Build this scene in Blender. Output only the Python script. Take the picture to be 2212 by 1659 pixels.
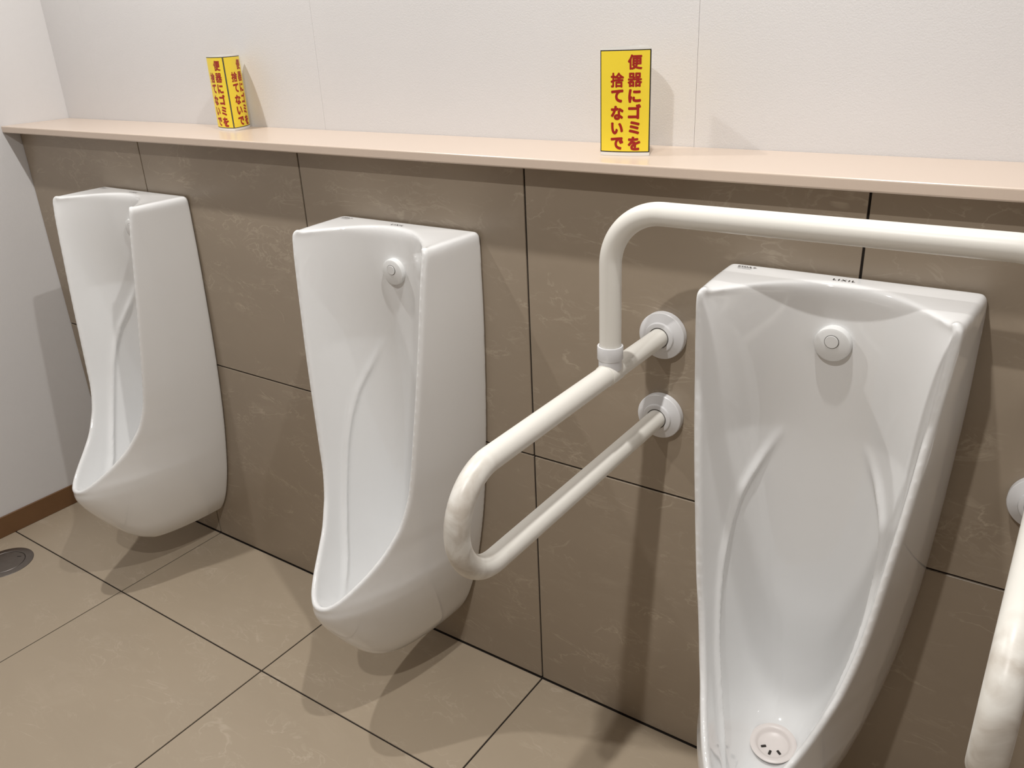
import bpy, bmesh, math, random
from mathutils import Vector, Matrix

# ------------------------------------------------------------------ scene reset
for o in list(bpy.data.objects):
    bpy.data.objects.remove(o, do_unlink=True)
scene = bpy.context.scene
col = scene.collection
random.seed(7)

# ------------------------------------------------------------------ camera
cam_d = bpy.data.cameras.new('camera')
cam = bpy.data.objects.new('camera', cam_d)
col.objects.link(cam)
YAW, PITCH, ROLL = 0.62172, -0.41149, -0.04740
cam_d.sensor_width = 36.0
cam_d.lens = 36.0 * 1813.97 / 2212.0
cam_d.clip_start = 0.02
fwd = Vector((-math.sin(YAW) * math.cos(PITCH), math.cos(YAW) * math.cos(PITCH), math.sin(PITCH)))
right = Vector((math.cos(YAW), math.sin(YAW), 0))
up = right.cross(fwd)
r2 = math.cos(ROLL) * right + math.sin(ROLL) * up
u2 = -math.sin(ROLL) * right + math.cos(ROLL) * up
rot = Matrix((r2, u2, -fwd)).transposed().to_4x4()
cam.matrix_world = Matrix.Translation((2.07267, -1.28547, 1.44445)) @ rot
scene.camera = cam

# ------------------------------------------------------------------ world, lamps, exposure
world = bpy.data.worlds.new('world')
scene.world = world
world.use_nodes = True
world.node_tree.nodes['Background'].inputs[0].default_value = (1, 0.97, 0.93, 1)
world.node_tree.nodes['Background'].inputs[1].default_value = 0.0

CEIL = 2.62
LAMP_COLOR = (1.0, 0.985, 0.962)
LAMP_NEAR = 9.5          # the row of downlights along the urinals
LAMP_FAR = 12.0           # the row behind the camera
LAMPS = [(0.15, -0.45, LAMP_NEAR), (1.62, -0.45, LAMP_NEAR),
         (1.60, -1.68, LAMP_FAR)]
vs = scene.view_settings
vs.view_transform = 'Standard'
vs.look = 'None'
vs.gamma = 1.0
vs.use_curve_mapping = False
vs.exposure = 0.78

# ------------------------------------------------------------------ helpers
def obj(name, me, mat=None, parent=None, smooth=False):
    o = bpy.data.objects.new(name, me)
    col.objects.link(o)
    if mat is not None and not me.materials:
        me.materials.append(mat)
    if smooth:
        for p in me.polygons:
            p.use_smooth = True
    if parent is not None:
        o.parent = parent
    return o

def from_bm(bm, name):
    bm.normal_update()
    me = bpy.data.meshes.new(name)
    bm.to_mesh(me)
    bm.free()
    return me

def empty(name, loc=(0, 0, 0)):
    o = bpy.data.objects.new(name, None)
    o.empty_display_size = 0.05
    o.location = loc
    col.objects.link(o)
    return o

def tag(o, label=None, cat=None, group=None, kind=None):
    if label: o['label'] = label
    if cat: o['category'] = cat
    if group: o['group'] = group
    if kind: o['kind'] = kind
    return o

def box_mesh(name, x0, x1, y0, y1, z0, z1, bevel=0.0, seg=2):
    bm = bmesh.new()
    bmesh.ops.create_cube(bm, size=1.0)
    for v in bm.verts:
        v.co = Vector((x0 + (v.co.x + .5) * (x1 - x0), y0 + (v.co.y + .5) * (y1 - y0), z0 + (v.co.z + .5) * (z1 - z0)))
    if bevel > 0:
        bmesh.ops.bevel(bm, geom=list(bm.edges), offset=bevel, segments=seg, affect='EDGES', profile=0.5)
    return from_bm(bm, name)

def lathe_mesh(name, prof, axis='Z', n=64):
    """prof: list of (radius, height); revolved; axis Z or -Y (height grows towards -Y)."""
    bm = bmesh.new()
    rings = []
    for r, h in prof:
        if r < 1e-6:
            rings.append([bm.verts.new((0, 0, h))])
        else:
            rings.append([bm.verts.new((r * math.cos(2 * math.pi * i / n), r * math.sin(2 * math.pi * i / n), h)) for i in range(n)])
    for a, b in zip(rings[:-1], rings[1:]):
        for i in range(n):
            j = (i + 1) % n
            if len(a) == 1 and len(b) == 1: continue
            if len(a) == 1: bm.faces.new((a[0], b[i], b[j]))
            elif len(b) == 1: bm.faces.new((a[i], b[0], a[j]))
            else: bm.faces.new((a[i], b[i], b[j], a[j]))
    bmesh.ops.recalc_face_normals(bm, faces=bm.faces)
    if axis == '-Y':
        bmesh.ops.rotate(bm, verts=bm.verts, cent=(0, 0, 0), matrix=Matrix.Rotation(math.radians(90), 3, 'X'))
    return from_bm(bm, name)

def auto_smooth(me, deg=35):
    bm = bmesh.new(); bm.from_mesh(me)
    for f in bm.faces: f.smooth = True
    for e in bm.edges:
        if len(e.link_faces) == 2:
            e.smooth = e.calc_face_angle(0) < math.radians(deg)
    bm.to_mesh(me); bm.free()

def fillet_path(pts, rad, seg=14):
    """polyline with every inner corner rounded."""
    pts = [Vector(p) for p in pts]
    out = [pts[0]]
    for i in range(1, len(pts) - 1):
        p, a, b = pts[i], (pts[i - 1] - pts[i]).normalized(), (pts[i + 1] - pts[i]).normalized()
        ang = a.angle(b)
        t = rad / math.tan(ang / 2)
        c = p + (a + b).normalized() * (rad / math.sin(ang / 2))
        s, e = p + a * t - c, p + b * t - c
        w = s.angle(e)
        for k in range(seg + 1):
            f = k / seg
            out.append(c + (s * math.sin((1 - f) * w) + e * math.sin(f * w)) / math.sin(w))
    out.append(pts[-1])
    return out

def tube_mesh(name, path, r, n=40, step=0.02):
    pts = [path[0]]
    for p in path[1:]:
        d = (p - pts[-1]).length
        if d < 1e-5: continue
        k = max(1, int(d / step))
        q = pts[-1].copy()
        for i in range(1, k + 1): pts.append(q.lerp(p, i / k))
    bm = bmesh.new()
    rings = []
    nrm = None
    for i, p in enumerate(pts):
        t = (pts[min(i + 1, len(pts) - 1)] - pts[max(i - 1, 0)]).normalized()
        if nrm is None:
            nrm = t.orthogonal().normalized()
        nrm = (nrm - t * nrm.dot(t)).normalized()
        b = t.cross(nrm)
        rings.append([bm.verts.new(p + r * (math.cos(2 * math.pi * k / n) * nrm + math.sin(2 * math.pi * k / n) * b)) for k in range(n)])
    for a, b in zip(rings[:-1], rings[1:]):
        for k in range(n):
            bm.faces.new((a[k], a[(k + 1) % n], b[(k + 1) % n], b[k]))
    bm.faces.new(rings[0][::-1]); bm.faces.new(rings[-1])
    bmesh.ops.recalc_face_normals(bm, faces=bm.faces)
    me = from_bm(bm, name)
    auto_smooth(me, 50)
    return me

def lerp_table(tab, z):
    """monotone smooth (Catmull-Rom on a sorted table) interpolation; tab: [(key, v0, v1..)] descending or ascending keys."""
    t = sorted(tab)
    ks = [a[0] for a in t]
    if z <= ks[0]: return t[0][1:]
    if z >= ks[-1]: return t[-1][1:]
    i = max(k for k in range(len(ks) - 1) if ks[k] <= z)
    out = []
    h = ks[i + 1] - ks[i]
    f = (z - ks[i]) / h
    for c in range(1, len(t[0])):
        p0, p1 = t[i][c], t[i + 1][c]
        m0 = (t[i + 1][c] - t[i - 1][c]) / (ks[i + 1] - ks[i - 1]) if i > 0 else (p1 - p0) / h
        m1 = (t[i + 2][c] - t[i][c]) / (ks[i + 2] - ks[i]) if i + 2 < len(ks) else (p1 - p0) / h
        f2, f3 = f * f, f * f * f
        out.append((2 * f3 - 3 * f2 + 1) * p0 + (f3 - 2 * f2 + f) * h * m0 + (-2 * f3 + 3 * f2) * p1 + (f3 - f2) * h * m1)
    return tuple(out)

# ------------------------------------------------------------------ materials
def new_mat(name):
    m = bpy.data.materials.new(name)
    m.use_nodes = True
    nt = m.node_tree
    return m, nt, nt.nodes['Principled BSDF']

def N(nt, typ, **kw):
    n = nt.nodes.new(typ)
    for k, v in kw.items(): setattr(n, k, v)
    return n

def plain(name, color, rough=0.5, metal=0.0, spec=0.5, noise=0.0, nscale=40.0, bump=0.0, bscale=300.0, coat=0.0):
    m, nt, b = new_mat(name)
    b.inputs['Roughness'].default_value = rough
    b.inputs['Metallic'].default_value = metal
    b.inputs['Specular IOR Level'].default_value = spec
    b.inputs['Coat Weight'].default_value = coat
    b.inputs['Coat Roughness'].default_value = 0.05
    tc = N(nt, 'ShaderNodeTexCoord')
    nz = N(nt, 'ShaderNodeTexNoise'); nz.inputs['Scale'].default_value = nscale; nz.inputs['Detail'].default_value = 4
    nt.links.new(tc.outputs['Object'], nz.inputs['Vector'])
    mx = N(nt, 'ShaderNodeMix', data_type='RGBA')
    mx.inputs[6].default_value = tuple(c * (1 - noise) for c in color) + (1,)
    mx.inputs[7].default_value = tuple(min(1, c * (1 + noise)) for c in color) + (1,)
    nt.links.new(nz.outputs['Fac'], mx.inputs[0])
    nt.links.new(mx.outputs[2], b.inputs['Base Color'])
    if bump > 0:
        n2 = N(nt, 'ShaderNodeTexNoise'); n2.inputs['Scale'].default_value = bscale; n2.inputs['Detail'].default_value = 3
        nt.links.new(tc.outputs['Object'], n2.inputs['Vector'])
        bp = N(nt, 'ShaderNodeBump'); bp.inputs['Strength'].default_value = bump; bp.inputs['Distance'].default_value = 0.001
        nt.links.new(n2.outputs['Fac'], bp.inputs['Height'])
        nt.links.new(bp.outputs['Normal'], b.inputs['Normal'])
    return m

def tile_material(name, base, vein, rough, stretch):
    """beige-brown stoneware with thin paler wisps; each tile gets its own piece of the pattern."""
    m, nt, b = new_mat(name)
    L = nt.links.new
    b.inputs['Roughness'].default_value = rough
    tc = N(nt, 'ShaderNodeTexCoord')
    oi = N(nt, 'ShaderNodeObjectInfo')
    off = N(nt, 'ShaderNodeVectorMath', operation='MULTIPLY_ADD')
    sc = N(nt, 'ShaderNodeCombineXYZ')
    for k in range(3):
        mul = N(nt, 'ShaderNodeMath', operation='MULTIPLY'); mul.inputs[1].default_value = (37.1, 19.7, 53.3)[k]
        L(oi.outputs['Random'], mul.inputs[0]); L(mul.outputs[0], sc.inputs[k])
    off.inputs[1].default_value = stretch
    L(tc.outputs['Object'], off.inputs[0]); L(sc.outputs[0], off.inputs[2])
    def noise(scale, detail, dist=0.0, rgh=0.55):
        n = N(nt, 'ShaderNodeTexNoise')
        n.inputs['Scale'].default_value = scale; n.inputs['Detail'].default_value = detail
        n.inputs['Distortion'].default_value = dist; n.inputs['Roughness'].default_value = rgh
        L(off.outputs[0], n.inputs['Vector'])
        return n.outputs['Fac']
    def ridge(src, width):
        s = N(nt, 'ShaderNodeMath', operation='SUBTRACT'); s.inputs[1].default_value = 0.5; L(src, s.inputs[0])
        a = N(nt, 'ShaderNodeMath', operation='ABSOLUTE'); L(s.outputs[0], a.inputs[0])
        r = N(nt, 'ShaderNodeMapRange'); r.inputs['From Min'].default_value = 0; r.inputs['From Max'].default_value = width
        r.inputs['To Min'].default_value = 1; r.inputs['To Max'].default_value = 0
        L(a.outputs[0], r.inputs['Value'])
        return r.outputs[0]
    def mask(src, lo, hi):
        r = N(nt, 'ShaderNodeMapRange'); r.inputs['From Min'].default_value = lo; r.inputs['From Max'].default_value = hi
        L(src, r.inputs['Value']); return r.outputs[0]
    def mulm(a, c, k=1.0):
        x = N(nt, 'ShaderNodeMath', operation='MULTIPLY'); L(a, x.inputs[0]); L(c, x.inputs[1])
        y = N(nt, 'ShaderNodeMath', operation='MULTIPLY'); L(x.outputs[0], y.inputs[0]); y.inputs[1].default_value = k
        return y.outputs[0]
    def addm(a, c):
        x = N(nt, 'ShaderNodeMath', operation='ADD', use_clamp=True); L(a, x.inputs[0]); L(c, x.inputs[1]); return x.outputs[0]
    v1 = mulm(ridge(noise(5.0, 5, 1.4), 0.018), mask(noise(7.0, 3), 0.50, 0.66), 0.62)
    v2 = mulm(ridge(noise(13.0, 4, 1.0), 0.03), mask(noise(5.5, 2), 0.52, 0.70), 0.50)
    cloud = mulm(mask(noise(9.0, 6, 0.8, 0.65), 0.5, 0.75), mask(noise(3.0, 2), 0.45, 0.65), 0.22)
    fac = addm(addm(v1, v2), cloud)
    tone = N(nt, 'ShaderNodeMix', data_type='RGBA')
    tone.inputs[6].default_value = tuple(c * 0.93 for c in base) + (1,)
    tone.inputs[7].default_value = tuple(c * 1.07 for c in base) + (1,)
    L(noise(2.6, 4, 0.4), tone.inputs[0])
    fin = N(nt, 'ShaderNodeMix', data_type='RGBA')
    fin.inputs[7].default_value = tuple(vein) + (1,)
    L(fac, fin.inputs[0]); L(tone.outputs[2], fin.inputs[6]); L(fin.outputs[2], b.inputs['Base Color'])
    bn = noise(60.0, 3)
    bp = N(nt, 'ShaderNodeBump'); bp.inputs['Strength'].default_value = 0.04; bp.inputs['Distance'].default_value = 0.002
    L(bn, bp.inputs['Height']); L(bp.outputs['Normal'], b.inputs['Normal'])
    return m

TILE = (0.350, 0.285, 0.215)  # floor stoneware made darker: the wall's dimmer light is put into the colour
FTILE = (0.420, 0.344, 0.254)
VEIN = (0.54, 0.46, 0.36)
M = {
    'wall_tile': tile_material('wall_tile_stoneware', TILE, VEIN, 0.30, (1.0, 1.0, 2.2)),
    'floor_tile': tile_material('floor_tile_stoneware', FTILE, VEIN, 0.34, (1.0, 1.9, 1.0)),
    'grout': plain('dark_grout', (0.018, 0.012, 0.008), 0.9, noise=0.3),
    'paper': plain('white_wallpaper', (0.700, 0.685, 0.680), 0.75, spec=0.25, noise=0.015, nscale=6, bump=0.35, bscale=420),
    'ceil': plain('white_ceiling_paint', (0.58, 0.57, 0.56), 0.9, spec=0.2, noise=0.02),
    'far_wall': plain('bounce_cut_brown', (0.20, 0.155, 0.12), 0.5, noise=0.1, nscale=5),  # dark finish invented for unseen surfaces, to cut bounce light
    'ledge': plain('peach_solid_surface', (0.66, 0.540, 0.445), 0.28, noise=0.02, nscale=220),
    'base': plain('brown_vinyl_baseboard', (0.17, 0.085, 0.035), 0.45, noise=0.12, nscale=25),
    'ceramic': plain('white_glazed_ceramic', (0.86, 0.86, 0.855), 0.07, noise=0.004, coat=0.3),
    'sensor': plain('white_sensor_plastic', (0.80, 0.80, 0.79), 0.22, noise=0.01),
    'groove': plain('grey_seam', (0.16, 0.15, 0.14), 0.6, noise=0.05),
    'strainer': plain('ivory_strainer_plastic', (0.76, 0.70, 0.67), 0.35, noise=0.02),
    'hole': plain('dark_hollow', (0.03, 0.024, 0.02), 0.8, noise=0.1),
    'print': plain('black_print', (0.02, 0.018, 0.018), 0.5, noise=0.1),
    'print_grey': plain('grey_print', (0.33, 0.32, 0.32), 0.5, noise=0.1),
    'flange': plain('white_flange_plastic', (0.72, 0.715, 0.72), 0.32, noise=0.01),
    'yellow': plain('yellow_print', (0.92, 0.70, 0.045), 0.45, noise=0.015, nscale=90),
    'red': plain('dark_red_print', (0.36, 0.012, 0.006), 0.5, noise=0.08),
    'white_paper': plain('white_laminated_paper', (0.82, 0.80, 0.76), 0.4, noise=0.01),
    'steel': plain('brushed_steel', (0.29, 0.265, 0.245), 0.38, metal=1.0, noise=0.15, nscale=60),
    'lamp_trim': plain('white_lamp_trim', (0.8, 0.8, 0.8), 0.4, noise=0.01),
    'plaster': plain('bare_plaster', (0.5, 0.45, 0.4), 0.9, noise=0.05),
}
def rail_material():
    m, nt, b = new_mat('ivory_rail_coating')
    L = nt.links.new
    b.inputs['Roughness'].default_value = 0.36
    tc = N(nt, 'ShaderNodeTexCoord')
    n1 = N(nt, 'ShaderNodeTexNoise'); n1.inputs['Scale'].default_value = 26; n1.inputs['Detail'].default_value = 7; n1.inputs['Distortion'].default_value = 0.6
    L(tc.outputs['Object'], n1.inputs['Vector'])
    # hand wear: greyest at the far end of the loops (local -Y)
    sx = N(nt, 'ShaderNodeSeparateXYZ'); L(tc.outputs['Object'], sx.inputs[0])
    rg = N(nt, 'ShaderNodeMapRange'); rg.inputs['From Min'].default_value = -0.50; rg.inputs['From Max'].default_value = -0.60
    L(sx.outputs['Y'], rg.inputs['Value'])
    mr = N(nt, 'ShaderNodeMapRange'); mr.inputs['From Min'].default_value = 0.42; mr.inputs['From Max'].default_value = 0.68
    L(n1.outputs['Fac'], mr.inputs['Value'])
    ml = N(nt, 'ShaderNodeMath', operation='MULTIPLY'); L(rg.outputs[0], ml.inputs[0]); L(mr.outputs[0], ml.inputs[1])
    ml2 = N(nt, 'ShaderNodeMath', operation='MULTIPLY'); L(ml.outputs[0], ml2.inputs[0]); ml2.inputs[1].default_value = 0.85
    mx = N(nt, 'ShaderNodeMix', data_type='RGBA')
    mx.inputs[6].default_value = (0.80, 0.775, 0.715, 1); mx.inputs[7].default_value = (0.50, 0.44, 0.37, 1)
    L(ml2.outputs[0], mx.inputs[0]); L(mx.outputs[2], b.inputs['Base Color'])
    return m
M['rail'] = rail_material()

def lens_material():
    m, nt, b = new_mat('lamp_lens')
    b.inputs['Base Color'].default_value = (1, 1, 1, 1)
    b.inputs['Emission Color'].default_value = LAMP_COLOR + (1,)
    b.inputs['Emission Strength'].default_value = 2.0
    return m
M['lens'] = lens_material()

# ------------------------------------------------------------------ room shell
XL, XR = -0.593, 2.75
YB, YF = 0.1586, -3.4
LEDGE_TOP = 1.2194
PITCHT, JOINT = 0.6, 0.0040

floor = obj('floor', box_mesh('floor_bed', XL, XR, YF, 0.02, -0.10, -0.0025), M['grout'])
tag(floor, 'beige brown stoneware floor tiles with thin dark joints', kind='structure')
wall_back = obj('wall_back', box_mesh('tile_backing', XL, XR, 0.0035, YB, -0.05, 1.1995), M['grout'])
tag(wall_back, 'beige brown tiled half wall behind the urinals', kind='structure')
wall_upper = obj('wall_upper', box_mesh('upper_backing', XL, XR, YB + 0.0015, YB + 0.10, 1.1, CEIL), M['plaster'])
tag(wall_upper, 'white papered wall above the ledge', kind='structure')
wall_left = obj('wall_left', box_mesh('left_wall', XL - 0.1, XL, YF, YB + 0.1, -0.1, CEIL), M['paper'])
tag(wall_left, 'white side wall at the left corner', kind='structure')
wall_right = obj('wall_right', box_mesh('right_wall', XR, XR + 0.1, YF, YB + 0.1, -0.1, CEIL), M['paper'])
tag(wall_right, 'white side wall out of view', kind='structure')
wall_front = obj('wall_front', box_mesh('front_wall', XL, XR, YF - 0.1, YF, -0.1, CEIL), M['far_wall'])
tag(wall_front, 'unseen wall behind the camera, made brown to cut bounce light', kind='structure')
ceiling = obj('ceiling', box_mesh('ceiling_slab', XL - .1, XR + .1, YF - .1, YB + .1, CEIL, CEIL + 0.1), M['ceil'])
tag(ceiling, 'white ceiling out of view', kind='structure')

# wallpaper strips, 0.929 wide, hairline seams
xs = [XL, -0.398, 0.531, 1.460, 2.389, XR]
for a, b_ in zip(xs[:-1], xs[1:]):
    obj('wallpaper_strip', box_mesh('wallpaper_strip', a + 0.0003, b_ - 0.0003, YB, YB + 0.0015, LEDGE_TOP - 0.01, CEIL), M['paper'], wall_upper)

# wall tiles: two rows of 0.6 m
tile_cache = {}
def add_tile(name, x0, x1, a0, a1, mat, parent, vertical):
    w, h = round(x1 - x0 - JOINT, 4), round(a1 - a0 - JOINT, 4)
    key = (w, h, vertical)
    if key not in tile_cache:
        if vertical: me = box_mesh(name, -w / 2, w / 2, 0, 0.008, -h / 2, h / 2, 0.0007, 1)
        else: me = box_mesh(name, -w / 2, w / 2, -h / 2, h / 2, -0.008, 0, 0.0007, 1)
        me.materials.append(mat)
        tile_cache[key] = me
    o = obj(name, tile_cache[key], None, parent)
    cx, ca = (x0 + x1) / 2, (a0 + a1) / 2
    o.location = (cx, random.uniform(-0.0003, 0.0003), ca) if vertical else (cx, ca, random.uniform(-0.0002, 0.0002))
    return o
obj('bounce_cut_panel', box_mesh('bounce_cut_panel', XR - 0.009, XR - 0.001, YF + 0.001, -0.06, 0.001, 1.2), M['far_wall'], wall_right)  # unseen dark panel added to cut low bounce from the right wall
xcuts = [XL] + [PITCHT * i for i in range(0, 5)] + [XR]
for a, b_ in zip(xcuts[:-1], xcuts[1:]):
    for z0, z1 in ((0.001, 0.6), (0.6, 1.2)):
        add_tile('wall_tile', a, b_, z0, z1, M['wall_tile'], wall_back, True)
ycuts = [-0.001, -0.3442]
while ycuts[-1] - PITCHT > YF: ycuts.append(ycuts[-1] - PITCHT)
ycuts.append(YF)
for a, b_ in zip(xcuts[:-1], xcuts[1:]):
    for y1, y0 in zip(ycuts[:-1], ycuts[1:]):
        add_tile('floor_tile', a, b_, y0, y1, M['floor_tile'], floor, False)

# baseboard on the left wall
bb = obj('baseboard_left', box_mesh('baseboard', XL, XL + 0.006, YF, -0.001, 0.0, 0.068, 0.0015, 1), M['base'])
tag(bb, 'brown vinyl baseboard along the left white wall', kind='structure')

# ------------------------------------------------------------------ ledge shelf on top of the tiles
led = obj('ledge_shelf', box_mesh('ledge_shelf', XL + 0.0005, XR - 0.0005, -0.048, YB - 0.0005, LEDGE_TOP - 0.0185, LEDGE_TOP, 0.0028, 3), M['ledge'])
tag(led, 'long peach-beige ledge shelf capping the tiled half wall', 'shelf')

# ------------------------------------------------------------------ urinals
# half outline of the rim: height, half width, distance in front of the wall (negative y)
RIM = [(1.068, .1655, -.150), (1.065, .1695, -.1535), (1.058, .1725, -.1570), (1.045, .1722, -.1595), (1.0, .1685, -.166), (.9, .161, -.176), (.8, .1525, -.186), (.7, .142, -.196), (.6, .131, -.206),
       (.55, .123, -.213), (.5, .112, -.2285), (.47, .1025, -.245), (.44, .0905, -.266), (.41, .0755, -.2965),
       (.38, .0555, -.334), (.36, .0375, -.3605), (.35, .0225, -.3745)]
BACK_W = [(1.068, .1775), (1.065, .1825), (1.058, .1865), (1.045, .1875), (.95, .1872), (.9, .1865), (.8, .183), (.7, .1785), (.6, .172), (.5, .1625), (.4, .149), (.3, .130), (.25, .118),
          (.2, .102), (.16, .086), (.13, .069), (.105, .050)]
CHIN = [(.343, -.3885), (.32, -.3855), (.29, -.3735), (.25, -.350), (.2, -.315), (.16, -.283), (.13, -.252), (.105, -.215)]
RIDGE = [(.065, -.042, .815), (.082, -.052, .78), (.095, -.065, .75), (.108, -.095, .7), (.112, -.119, .65), (.112, -.138, .6),
         (.107, -.154, .55), (.1, -.171, .5), (.093, -.19, .45), (.083, -.212, .4), (.075, -.23, .36), (.064, -.25, .33),
         (.052, -.273, .3), (.035, -.30, .285)]
# inner middle line: rim height -> (y, z)
MID = [(1.068, -.0445, 1.068), (1.065, -.0480, 1.065), (1.058, -.0510, 1.058), (1.045, -.0520, 1.045), (.95, -.049, .95), (.8, -.036, .8), (.7, -.034, .69), (.6, -.036, .57), (.55, -.039, .49), (.5, -.046, .39),
       (.47, -.060, .325), (.44, -.092, .268), (.41, -.150, .243), (.38, -.235, .252), (.36, -.305, .282), (.35, -.345, .313), (.343, -.372, .338)]

def urinal_body():
    NS, NT, NU = 250, 26, 128
    R_ = 0.0062
    rim = []
    full = RIM + [(.3465, .0115, -.3805), (.3450, .0, -.3825)]
    # resample the rim along its length
    dense = []
    pts = [Vector((x, y, z)) for z, x, y in full]
    # Catmull-Rom through the points, mirrored past the tip
    ext = [pts[0] + (pts[0] - pts[1])] + pts + [Vector((-pts[-2].x, pts[-2].y, pts[-2].z))]
    for i in range(1, len(ext) - 2):
        p0, p1, p2, p3 = ext[i - 1], ext[i], ext[i + 1], ext[i + 2]
        for k in range(24):
            t = k / 24
            dense.append(0.5 * ((2 * p1) + (p2 - p0) * t + (2 * p0 - 5 * p1 + 4 * p2 - p3) * t * t + (3 * p1 - p0 - 3 * p2 + p3) * t ** 3))
    dense.append(pts[-1].copy())
    acc = [0.0]
    for a, b_ in zip(dense[:-1], dense[1:]): acc.append(acc[-1] + (b_ - a).length)
    j = 0
    for i in range(NS + 1):
        s = acc[-1] * i / NS
        while j < len(acc) - 2 and acc[j + 1] < s: j += 1
        f = (s - acc[j]) / max(1e-9, acc[j + 1] - acc[j])
        rim.append(dense[j].lerp(dense[j + 1], min(1, max(0, f))))
    rim[-1].x = 0.0
    outer, inner_end, frames, arcs = [], [], [], []
    for i, p in enumerate(rim):
        nx = rim[i + 1] if i < NS else Vector((-rim[i - 1].x, rim[i - 1].y, rim[i - 1].z))
        pv = rim[i - 1] if i > 0 else p + (p - rim[1])
        T = (nx - pv).normalized()
        F = Vector((0, T.z, -T.y))
        if F.length < 0.2: F = frames[-1].copy()
        F.normalize()
        if F.y > 0: F = -F
        frames.append(F)
        O = F.cross(T).normalized()
        c0 = p - F * 0.0045
        outer.append(c0 + O * R_)
        inner_end.append(c0 - O * R_)
        arcs.append([c0 + (O * math.cos(math.pi * k / 8) + F * math.sin(math.pi * k / 8)) * R_ for k in range(1, 8)])
    inner_end[-1].x = 0; outer[-1].x = 0
    for q in arcs[-1]: q.x = 0
    bm = bmesh.new()
    V = bm.verts.new
    DEEP = -outer[-1].y
    def solve_n(z):
        # plan exponent of the outer shell so that it passes through the rim at this height
        x, y = None, None
        for a, b_ in zip(outer[:-1], outer[1:]):
            if a.z >= z >= b_.z and a.z > b_.z:
                f = (a.z - z) / (a.z - b_.z); x, y = a.x + (b_.x - a.x) * f, a.y + (b_.y - a.y) * f
        w = lerp_table(BACK_W, z)[0]
        lo, hi = 1.2, 2.6
        for _ in range(40):
            n = (lo + hi) / 2
            if w * (1 - (-y / DEEP) ** n) ** (1 / n) < x: lo = n
            else: hi = n
        return n
    NTAB = [(zz, solve_n(zz)) for zz in (.60, .55, .50, .47, .44, .41, .385, .365, .352)]
    NTAB += [(.335, 1.87), (.30, 1.87), (.2, 1.88), (.1, 1.95)]
    def section(z, xe, ye):
        n = lerp_table(NTAB, z)[0]
        w = lerp_table(BACK_W, z)[0]
        xe = min(xe, w * 0.985)
        if z < outer[-1].z - 1e-6: D = -ye
        elif z < 0.60:
            D = DEEP
            ye = -D * max(1e-6, 1 - (xe / w) ** n) ** (1 / n)
        else: D = -ye / max(1e-6, (1 - (xe / w) ** n)) ** (1 / n)
        th_e = math.asin(min(1, (-ye / D) ** (n / 2)))
        row = []
        for k in range(NT + 1):
            th = th_e * k / NT
            row.append(Vector((w * max(0.0, math.cos(th)) ** (2 / n), -D * max(0.0, math.sin(th)) ** (2 / n), z)))
        row[0].y = -0.0045
        return row
    rows = []
    for i in range(NS + 1):
        e = outer[i]
        r = section(e.z, max(e.x, 1e-4), e.y)
        d = e - r[-1]
        for k in range(NT + 1):
            r[k] += Vector((d.x, d.y, 0)) * (k / NT) ** 3
        rows.append(r)
    zt = outer[-1].z
    below = []
    nb = 44
    zmin = CHIN[-1][0]
    chin = [(zt, outer[-1].y)] + CHIN[1:]
    for k in range(1, nb + 1):
        z = zt + (zmin - zt) * k / nb
        yf = lerp_table(chin, z)[0]
        below.append(section(z, 1e-4, yf))
    allrows = rows + below
    for r in allrows:
        if r[-1].x < 5e-4: r[-1].x = 0
    for sgn in (1, -1):
        g = [[V((sgn * p.x, p.y, p.z)) for p in r] for r in allrows]
        for a, b_ in zip(g[:-1], g[1:]):
            for k in range(NT):
                bm.faces.new((a[k], a[k + 1], b_[k + 1], b_[k]))
    # rim band
    for sgn in (1, -1):
        band = [[V((sgn * q.x, q.y, q.z)) for q in [rows[k][-1]] + arcs[k] + [inner_end[k]]] for k in range(NS + 1)]
        for a, b_ in zip(band[:-1], band[1:]):
            for k in range(8):
                bm.faces.new((a[k], a[k + 1], b_[k + 1], b_[k]))
    # inner bowl
    ridge = [Vector(p) for p in RIDGE]
    grid = []
    for i in range(NS + 1):
        e = inner_end[i]
        zr = rim[i].z
        my, mz = lerp_table(MID, zr)
        base = Vector((0, e.y, e.z))
        D = Vector((0, my, mz)) - base
        if i == NS: D = Vector((0, 0, 0))
        f = min(1, max(0, (1.068 - zr) / 0.25))
        a, b_ = 2.0 + 0.7 * f, 1.0 - 0.53 * f
        row = []
        for k in range(NU + 1):
            u = math.cos(math.pi * k / NU)
            row.append(base + Vector((e.x * u, 0, 0)) + D * (max(0.0, 1 - abs(u) ** a) ** b_))
        grid.append(row)
    disp = [[Vector((0, 0, 0))] * (NU + 1) for _ in range(NS + 1)]
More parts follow.
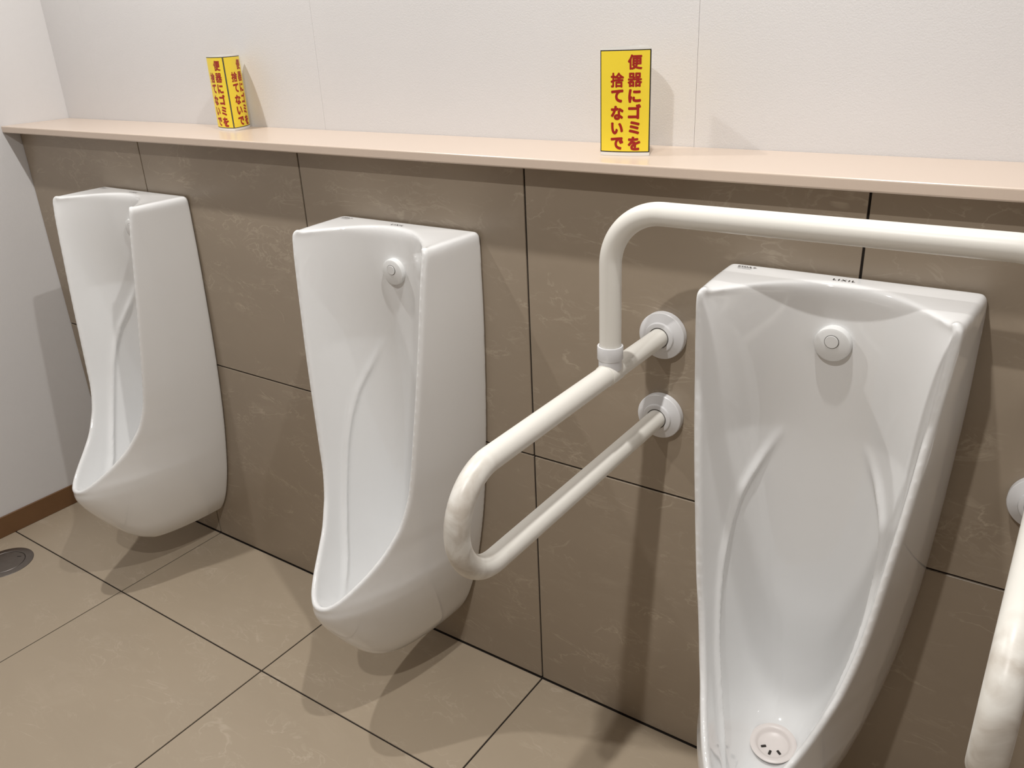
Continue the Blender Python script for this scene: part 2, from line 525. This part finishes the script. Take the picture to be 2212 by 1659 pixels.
    for i in range(1, NS):
        for k in range(1, NU):
            p = grid[i][k]
            n = (grid[i + 1][k] - grid[i - 1][k]).cross(grid[i][k + 1] - grid[i][k - 1])
            if n.length < 1e-9: continue
            n.normalize()
            q = Vector((abs(p.x), p.y, p.z))
            if n.dot(Vector((0, -0.24, 0.45 if p.z < 0.45 else p.z)) - p) < 0: n = -n
            nq = Vector((n.x if p.x >= 0 else -n.x, n.y, n.z))
            best = None
            for m_ in range(len(ridge) - 1):
                A, B = ridge[m_], ridge[m_ + 1]
                t = max(0, min(1, (q - A).dot(B - A) / (B - A).length_squared))
                dv = q - (A + (B - A) * t)
                dn = abs(dv.dot(nq))
                dv = dv - nq * dv.dot(nq)
                dd = math.hypot(dv.length, 0.35 * dn)
                if best is None or dd < best[0]: best = (dd, m_ + t)
            fade = min(1, max(0, (best[1] + 0.1) / 2.2)) * min(1, max(0, (len(ridge) - 1 - best[1]) / 2))
            amp = 0.0105 * fade * math.exp(-(best[0] / 0.0062) ** 2)
            disp[i][k] = n * amp
    g = [[V(grid[i][k] + disp[i][k]) for k in range(NU + 1)] for i in range(NS + 1)]
    for a, b_ in zip(g[:-1], g[1:]):
        for k in range(NU):
            bm.faces.new((a[k], a[k + 1], b_[k + 1], b_[k]))
    # top, back and bottom closures
    mir = lambda p: Vector((-p.x, p.y, p.z))
    top = [V(p) for p in rows[0]] + [V(p) for p in arcs[0]] + [V(p) for p in grid[0]] + [V(mir(p)) for p in reversed(arcs[0])] + [V(mir(p)) for p in reversed(rows[0])]
    f_top = bm.faces.new(top)
    zlo, zhi = allrows[-1][0].z, allrows[0][0].z
    ring = [Vector((r[0].x - 0.0045, 0, min(zhi - 0.0045, max(zlo + 0.0045, r[0].z)))) for r in allrows]
    for sg in (1, -1):
        e_ = [V((sg * r[0].x, r[0].y, r[0].z)) for r in allrows]
        q_ = [V((sg * p.x, p.y, p.z)) for p in ring]
        for k in range(len(allrows) - 1):
            bm.faces.new((e_[k], e_[k + 1], q_[k + 1], q_[k]))
    for k in (0, -1):
        bm.faces.new((V(allrows[k][0]), V(mir(allrows[k][0])), V(mir(ring[k])), V(ring[k])))
    f_back = bm.faces.new([V(p) for p in ring] + [V(mir(p)) for p in reversed(ring)])
    bot = [V(p) for p in allrows[-1]] + [V((-p.x, p.y, p.z)) for p in reversed(allrows[-1][:-1])]
    f_bot = bm.faces.new(bot)
    bmesh.ops.remove_doubles(bm, verts=bm.verts, dist=2e-5)
    bmesh.ops.triangulate(bm, faces=[f for f in bm.faces if len(f.verts) > 4])
    bmesh.ops.recalc_face_normals(bm, faces=bm.faces)
    me = from_bm(bm, 'body_cage')
    tmp = bpy.data.objects.new('body_cage', me)
    col.objects.link(tmp)
    rm = tmp.modifiers.new('voxel', 'REMESH'); rm.mode = 'VOXEL'; rm.voxel_size = 0.0025; rm.use_smooth_shade = True
    sm = tmp.modifiers.new('soft', 'SMOOTH'); sm.factor = 0.5; sm.iterations = 26
    dg = bpy.context.evaluated_depsgraph_get()
    out = bpy.data.meshes.new_from_object(tmp.evaluated_get(dg))
    bpy.data.objects.remove(tmp, do_unlink=True)
    bpy.data.meshes.remove(me)
    for p in out.polygons: p.use_smooth = True
    out.name = 'body'
    out.materials.clear()
    out.materials.append(M['ceramic'])
    return out

def text_mesh(body, size, offset=0.0, align='CENTER', spacing=1.0):
    cu = bpy.data.curves.new('lettering', 'FONT')
    cu.body = body; cu.size = size; cu.offset = offset; cu.align_x = align; cu.align_y = 'CENTER'; cu.space_character = spacing
    cu.resolution_u = 4
    t = bpy.data.objects.new('lettering', cu)
    col.objects.link(t)
    dg = bpy.context.evaluated_depsgraph_get()
    me = bpy.data.meshes.new_from_object(t.evaluated_get(dg))
    bpy.data.objects.remove(t, do_unlink=True)
    return me

def polys_mesh(name, polys):
    """flat polygons: list of lists of (x, y, z)."""
    bm = bmesh.new()
    for p in polys:
        bm.faces.new([bm.verts.new(q) for q in p])
    return from_bm(bm, name)

body_me = urinal_body()
# sensor housing: round puck with a tilted bevel, thin button seam
sens_me = lathe_mesh('sensor_housing', [(0, 0), (.0265, 0), (.0275, .002), (.0275, .0125), (.0262, .0158), (.0235, .0172), (.0, .0180)], '-Y', 72)
auto_smooth(sens_me, 40)
lens_me = lathe_mesh('sensor_button', [(.0098, .0172), (.0098, .0190), (.0094, .0194), (0, .0197)], '-Y', 48)
auto_smooth(lens_me, 40)
ring_me = lathe_mesh('button_seam', [(.0098, .0170), (.0098, .0183), (.0107, .0183), (.0107, .0170)], '-Y', 48)
# strainer: ring, dished middle
str_me = lathe_mesh('strainer_plate', [(0, -.004), (.034, -.004), (.0375, -.001), (.0395, .0030), (.0392, .0042), (.0375, .0050), (.0335, .0052), (.0305, .0046), (.0285, .0028), (.0265, -.0012), (.024, -.0028), (.012, -.0034), (0, -.0036)], 'Z', 64)
auto_smooth(str_me, 40)
logo_me = text_mesh('LIXIL', 0.0106, 0.00025, spacing=1.42)
mark_me = text_mesh('ETDA', 0.0082, 0.0003, spacing=1.12)
def sheet(cx, cy, w, h): return [(cx - w / 2, cy - h / 2, 0), (cx + w / 2, cy - h / 2, 0), (cx + w / 2, cy + h / 2, 0), (cx - w / 2, cy + h / 2, 0)]
leaf_me = polys_mesh('bird_emblem', [[(0, -.002, 0), (.003, .0005, 0), (.0075, .0012, 0), (.0045, .0025, 0), (.003, .0045, 0), (.001, .005, 0), (.0005, .002, 0)]])
line_me = polys_mesh('fine_print', [sheet(0.0, 0, .021, .0009), sheet(0.001, -.0019, .023, .0009)])
for me_, m_ in ((sens_me, 'sensor'), (lens_me, 'sensor'), (ring_me, 'groove'), (str_me, 'strainer'), (logo_me, 'print'), (mark_me, 'print'), (leaf_me, 'print_grey'), (line_me, 'print_grey')):
    me_.materials.clear(); me_.materials.append(M[m_])
slot_me = box_mesh('drain_slot', -.0045, .0045, -.0022, .0022, -.0012, .0012, .001, 2)
slot_me.materials.append(M['hole'])

def place(name, me, parent, loc, rot=(0, 0, 0), label=None):
    o = obj(name, me, None, parent)
    o.location = loc; o.rotation_euler = rot
    if label: o['label'] = label
    return o

URINALS = [(-0.010, 'white ceramic wall urinal in the corner beside the left white wall'),
           (0.909, 'white ceramic wall urinal in the middle, left of the grab rail'),
           (1.7855, 'white ceramic wall urinal standing inside the grab rail')]
TOPZ = 1.0681
for x, lab in URINALS:
    t = empty('wall_urinal', (x, 0, 0))
    tag(t, lab, 'urinal', 'wall urinals along the tiled wall')
    bd = place('body', body_me, t, (0, -0.0018, 0))
    s = place('sensor_housing', sens_me, t, (0, -0.0475, .9775), (math.radians(4), 0, 0), 'round white sensor disc')
    place('sensor_button', lens_me, s, (0, 0, .006))
    place('button_seam', ring_me, s, (0, 0, .006))
    d = place('strainer_plate', str_me, t, (0, -0.150, .2560), (math.radians(10), 0, 0), 'ivory plastic drain strainer')
    for ang in (215, 270, 325):
        c = Vector((math.cos(math.radians(ang)) * .0165, math.sin(math.radians(ang)) * .0165, -.0028))
        place('drain_slot', slot_me, d, c, (0, 0, math.radians(ang)))
    place('maker_lettering', logo_me, t, (0.0, -0.0345, TOPZ + .0005), (0, 0, 0), 'black maker lettering')
    k = place('small_mark', mark_me, t, (-0.153, -0.0265, TOPZ + .0005), (0, 0, 0), 'small dark printed mark')
    place('bird_emblem', leaf_me, k, (0.0125, -0.0005, 0))
    place('fine_print', line_me, k, (0.0, -0.0055, 0))

# ------------------------------------------------------------------ grab rail around the third urinal
RX0, RX1 = 1.487, 2.087
ZU, ZL, YP, ZT, RT = 0.922, 0.766, -0.200, 1.181, 0.017
rail = empty('grab_rail', ((RX0 + RX1) / 2, 0, 0))
tag(rail, 'ivory tubular grab rail around the right-hand urinal', 'handrail')
ox = (RX0 + RX1) / 2
rr = (ZU - ZL) / 2
fl_me = lathe_mesh('wall_flange', [(0, 0), (.0415, 0), (.0425, .0012), (.0425, .0125), (.0415, .0140), (.0275, .0205), (.0262, .0240), (.0240, .0250), (.0192, .0250), (.0186, .0240), (.0186, .006), (0, .006)], '-Y', 72)
auto_smooth(fl_me, 28)
fl_me.materials.append(M['flange'])
gap_me = lathe_mesh('flange_gap', [(.0172, .010), (.0187, .010), (.0187, .0242), (.0172, .0242)], '-Y', 56)
gap_me.materials.append(M['groove'])
for x in (RX0, RX1):
    lx = x - ox
    # U-shaped arm, centre line ends inside the flanges
    up_, lo_ = [Vector((lx, -.006, ZU)), Vector((lx, -.603 + rr, ZU))], [Vector((lx, -.603 + rr, ZL)), Vector((lx, -.006, ZL))]
    arc = [Vector((lx, -.603 + rr - rr * math.sin(math.pi * k / 28), (ZU + ZL) / 2 + rr * math.cos(math.pi * k / 28))) for k in range(1, 28)]
    obj('arm_tube', tube_mesh('arm_tube', up_ + arc + lo_, RT), M['rail'], rail)
    for z in (ZU, ZL):
        f = place('wall_flange', fl_me, rail, (lx, -0.0003, z), (0, 0, 0), 'round white wall flange')
        place('flange_gap', gap_me, f, (0, 0, 0))
    # tee piece
    tee = lathe_mesh('tee_collar', [(.0174, ZU + .008), (.0183, ZU + .008), (.0183, ZU + .0235), (.0200, ZU + .0245), (.0204, ZU + .0255), (.0204, ZU + .0455), (.0200, ZU + .0465), (.0174, ZU + .0465)], 'Z', 56)
    auto_smooth(tee, 30)
    tc_ = obj('tee_collar', tee, M['flange'], rail)
    tc_.location = (lx, YP, 0)
    sad = lathe_mesh('saddle', [(.0166, .0), (.0178, .0), (.0182, .0008), (.0182, .0372), (.0178, .038), (.0166, .038)], '-Y', 56)
    auto_smooth(sad, 30)
    sd = obj('tee_saddle', sad, M['rail'], rail)
    sd.location = (lx, YP + .019, ZU)
path = fillet_path([(RX0 - ox, YP, ZU + .012), (RX0 - ox, YP, ZT), (RX1 - ox, YP, ZT), (RX1 - ox, YP, ZU + .012)], 0.082, 24)
obj('cross_bar', tube_mesh('cross_bar', path, RT), M['rail'], rail)

# ------------------------------------------------------------------ folded paper signs on the ledge
SIGN_H = 0.1715
def sign(name, corners, bulge, label, group):
    """corners: three plan points, counter-clockwise seen from above; each side is a slightly bowed printed panel."""
    cen = sum((Vector((p[0], p[1], 0)) for p in corners), Vector()) / 3
    t = empty(name, (cen.x, cen.y, LEDGE_TOP + 0.0003))
    tag(t, label, 'sign', group)
    P = [Vector((p[0], p[1], 0)) - cen for p in corners]
    NSEG = 18
    def at(side, s, z, off):
        A, B = P[side], P[(side + 1) % 3]
        d = (B - A)
        n = Vector((d.y, -d.x, 0)).normalized()
        slope = 4 * bulge * (1 - 2 * s) / d.length
        nn = (n - d.normalized() * slope).normalized()
        q = A + d * s + n * (4 * bulge * s * (1 - s)) + nn * off
        return Vector((q.x, q.y, z))
    # paper sleeve
    bm = bmesh.new()
    ring0, ring1, ri0, ri1 = [], [], [], []
    for side in range(3):
        for k in range(NSEG):
            s = k / NSEG
            ring0.append(bm.verts.new(at(side, s, 0, 0))); ring1.append(bm.verts.new(at(side, s, SIGN_H, 0)))
            ri0.append(bm.verts.new(at(side, s, 0, -.0006))); ri1.append(bm.verts.new(at(side, s, SIGN_H, -.0006)))
    n = len(ring0)
    for i in range(n):
        j = (i + 1) % n
        bm.faces.new((ring0[i], ring0[j], ring1[j], ring1[i])); bm.faces.new((ri0[j], ri0[i], ri1[i], ri1[j]))
        bm.faces.new((ring1[i], ring1[j], ri1[j], ri1[i])); bm.faces.new((ring0[j], ring0[i], ri0[i], ri0[j]))
    obj('paper_sleeve', from_bm(bm, 'paper_sleeve'), M['white_paper'], t)
    def patch(side, s0, s1, z0, z1, off):
        bm = bmesh.new()
        a = [bm.verts.new(at(side, s0 + (s1 - s0) * k / NSEG, z0, off)) for k in range(NSEG + 1)]
        b = [bm.verts.new(at(side, s0 + (s1 - s0) * k / NSEG, z1, off)) for k in range(NSEG + 1)]
        for k in range(NSEG): bm.faces.new((a[k], a[k + 1], b[k + 1], b[k]))
        me = from_bm(bm, 'panel')
        for p_ in me.polygons: p_.use_smooth = True
        return me
    zb, zt = 0.0058, SIGN_H - 0.0032
    for side in range(3):
        Wd = (P[(side + 1) % 3] - P[side]).length
        e = 0.0017 / Wd
        fr = obj('black_border', patch(side, 0.001, 0.999, zb, zt, .0002), M['print'], t)
        obj('yellow_panel', patch(side, e, 1 - e, zb + .0016, zt - .0016, .00035), M['yellow'], fr)
        Hh = zt - zb
        bm = bmesh.new()
        cols = [(0.705, (.117, .285, .440, .592, .752, .910), '便器にゴミを'), (0.360, (.285, .440, .605, .760, .910), '捨てないで')]
        for cxs, fy, chars in cols:
            for f, ch in zip(fy, chars):
                me = glyph(ch)
                g = bmesh.new(); g.from_mesh(me)
                for v in g.verts:
                    s = cxs + v.co.x / Wd
                    z = zt - f * Hh + v.co.y
                    v.co = at(side, s, z, .0005 + v.co.z)
                tmp = bpy.data.meshes.new('g'); g.to_mesh(tmp); g.free()
                bm.from_mesh(tmp); bpy.data.meshes.remove(tmp)
        obj('lettering', from_bm(bm, 'lettering'), M['red'], fr)
    return t

glyphs = {}
def glyph(ch):
    if ch not in glyphs:
        kanji = ch in '便器捨'
        me = text_mesh(ch, 0.0235 if kanji else 0.0240, 0.0)
        # heavy poster lettering: the thin strokes are thickened by overprinting shifted copies
        bm = bmesh.new()
        rb = 0.00085 if kanji else 0.00125
        for k in range(12):
            one = bmesh.new(); one.from_mesh(me)
            a_ = 2 * math.pi * k / 12
            for v in one.verts: v.co += Vector((rb * math.cos(a_), rb * math.sin(a_), 1e-5 * k))
            tm = bpy.data.meshes.new('copy'); one.to_mesh(tm); one.free()
            bm.from_mesh(tm); bpy.data.meshes.remove(tm)
        bmesh.ops.triangulate(bm, faces=bm.faces)
        for _ in range(3):
            long = [e for e in bm.edges if e.calc_length() > 0.004]
            if not long: break
            bmesh.ops.subdivide_edges(bm, edges=long, cuts=1)
            bmesh.ops.triangulate(bm, faces=[f for f in bm.faces if len(f.verts) > 3])
        x = [v.co.x for v in bm.verts]; y = [v.co.y for v in bm.verts]
        if x:
            cx_, cy_ = (min(x) + max(x)) / 2, (min(y) + max(y)) / 2
            for v in bm.verts: v.co = Vector((v.co.x - cx_, v.co.y - cy_, v.co.z))
        bm.to_mesh(me); bm.free()
        glyphs[ch] = me
    return glyphs[ch]

sign('folded_paper_sign', [(0.225, 0.088), (0.3035, 0.0745), (0.272, 0.1475)], 0.0075,
     'yellow folded paper sign turned edge-on, on the ledge near the corner', 'yellow notices on the ledge')
sign('folded_paper_sign', [(1.346, 0.024), (1.4305, 0.040), (1.3745, 0.106)], 0.0060,
     'yellow folded paper sign facing forward, on the ledge left of the cross bar', 'yellow notices on the ledge')

# ------------------------------------------------------------------ floor drain
dr = empty('floor_drain', (-0.440, -0.453, 0.0))
tag(dr, 'round steel floor drain cover by the left wall', 'drain')
m1 = lathe_mesh('drain_ring', [(.0565, .0004), (.0565, .0024), (.0575, .0030), (.070, .0030), (.0785, .0012), (.0790, .0004)], 'Z', 72); auto_smooth(m1, 30)
obj('drain_ring', m1, M['steel'], dr)
m2 = lathe_mesh('drain_lid', [(0, .0026), (.0540, .0026), (.0550, .0020), (.0550, .0004)], 'Z', 72); auto_smooth(m2, 30)
obj('drain_lid', m2, M['steel'], dr)
m3 = lathe_mesh('drain_gap', [(.0548, .0006), (.0567, .0006)], 'Z', 72)
obj('drain_gap', m3, M['hole'], dr)
sl = obj('lid_slot', box_mesh('lid_slot', -.006, .006, -.0018, .0018, .0022, .0029), M['hole'], dr)
sl.location = (.008, .040, 0); sl.rotation_euler = (0, 0, math.radians(35))

# ------------------------------------------------------------------ ceiling downlights (above the frame)
trim_me = lathe_mesh('lamp_trim', [(.040, -.001), (.040, -.010), (.046, -.013), (.060, -.010), (.063, -.001)], 'Z', 48)
auto_smooth(trim_me, 30); trim_me.materials.append(M['lamp_trim'])
glass_me = lathe_mesh('lamp_lens', [(0, -.004), (.040, -.004)], 'Z', 48); glass_me.materials.append(M['lens'])
where = ['near the left corner above the ledge', 'above the grab rail',
         'behind the viewer']
for (x, y, pw), w in zip(LAMPS, where):
    t = empty('ceiling_downlight', (x, y, CEIL))
    tag(t, 'recessed ceiling downlight ' + w, 'lamp', 'ceiling downlights')
    place('lamp_trim', trim_me, t, (0, 0, 0))
    place('lamp_lens', glass_me, t, (0, 0, 0))
    ld = bpy.data.lights.new('downlight', 'AREA')
    ld.shape = 'DISK'; ld.size = 0.048; ld.energy = pw; ld.color = LAMP_COLOR
    lo = bpy.data.objects.new('downlight', ld)
    col.objects.link(lo)
    lo.parent = t
    lo.location = (0, 0, -0.012)
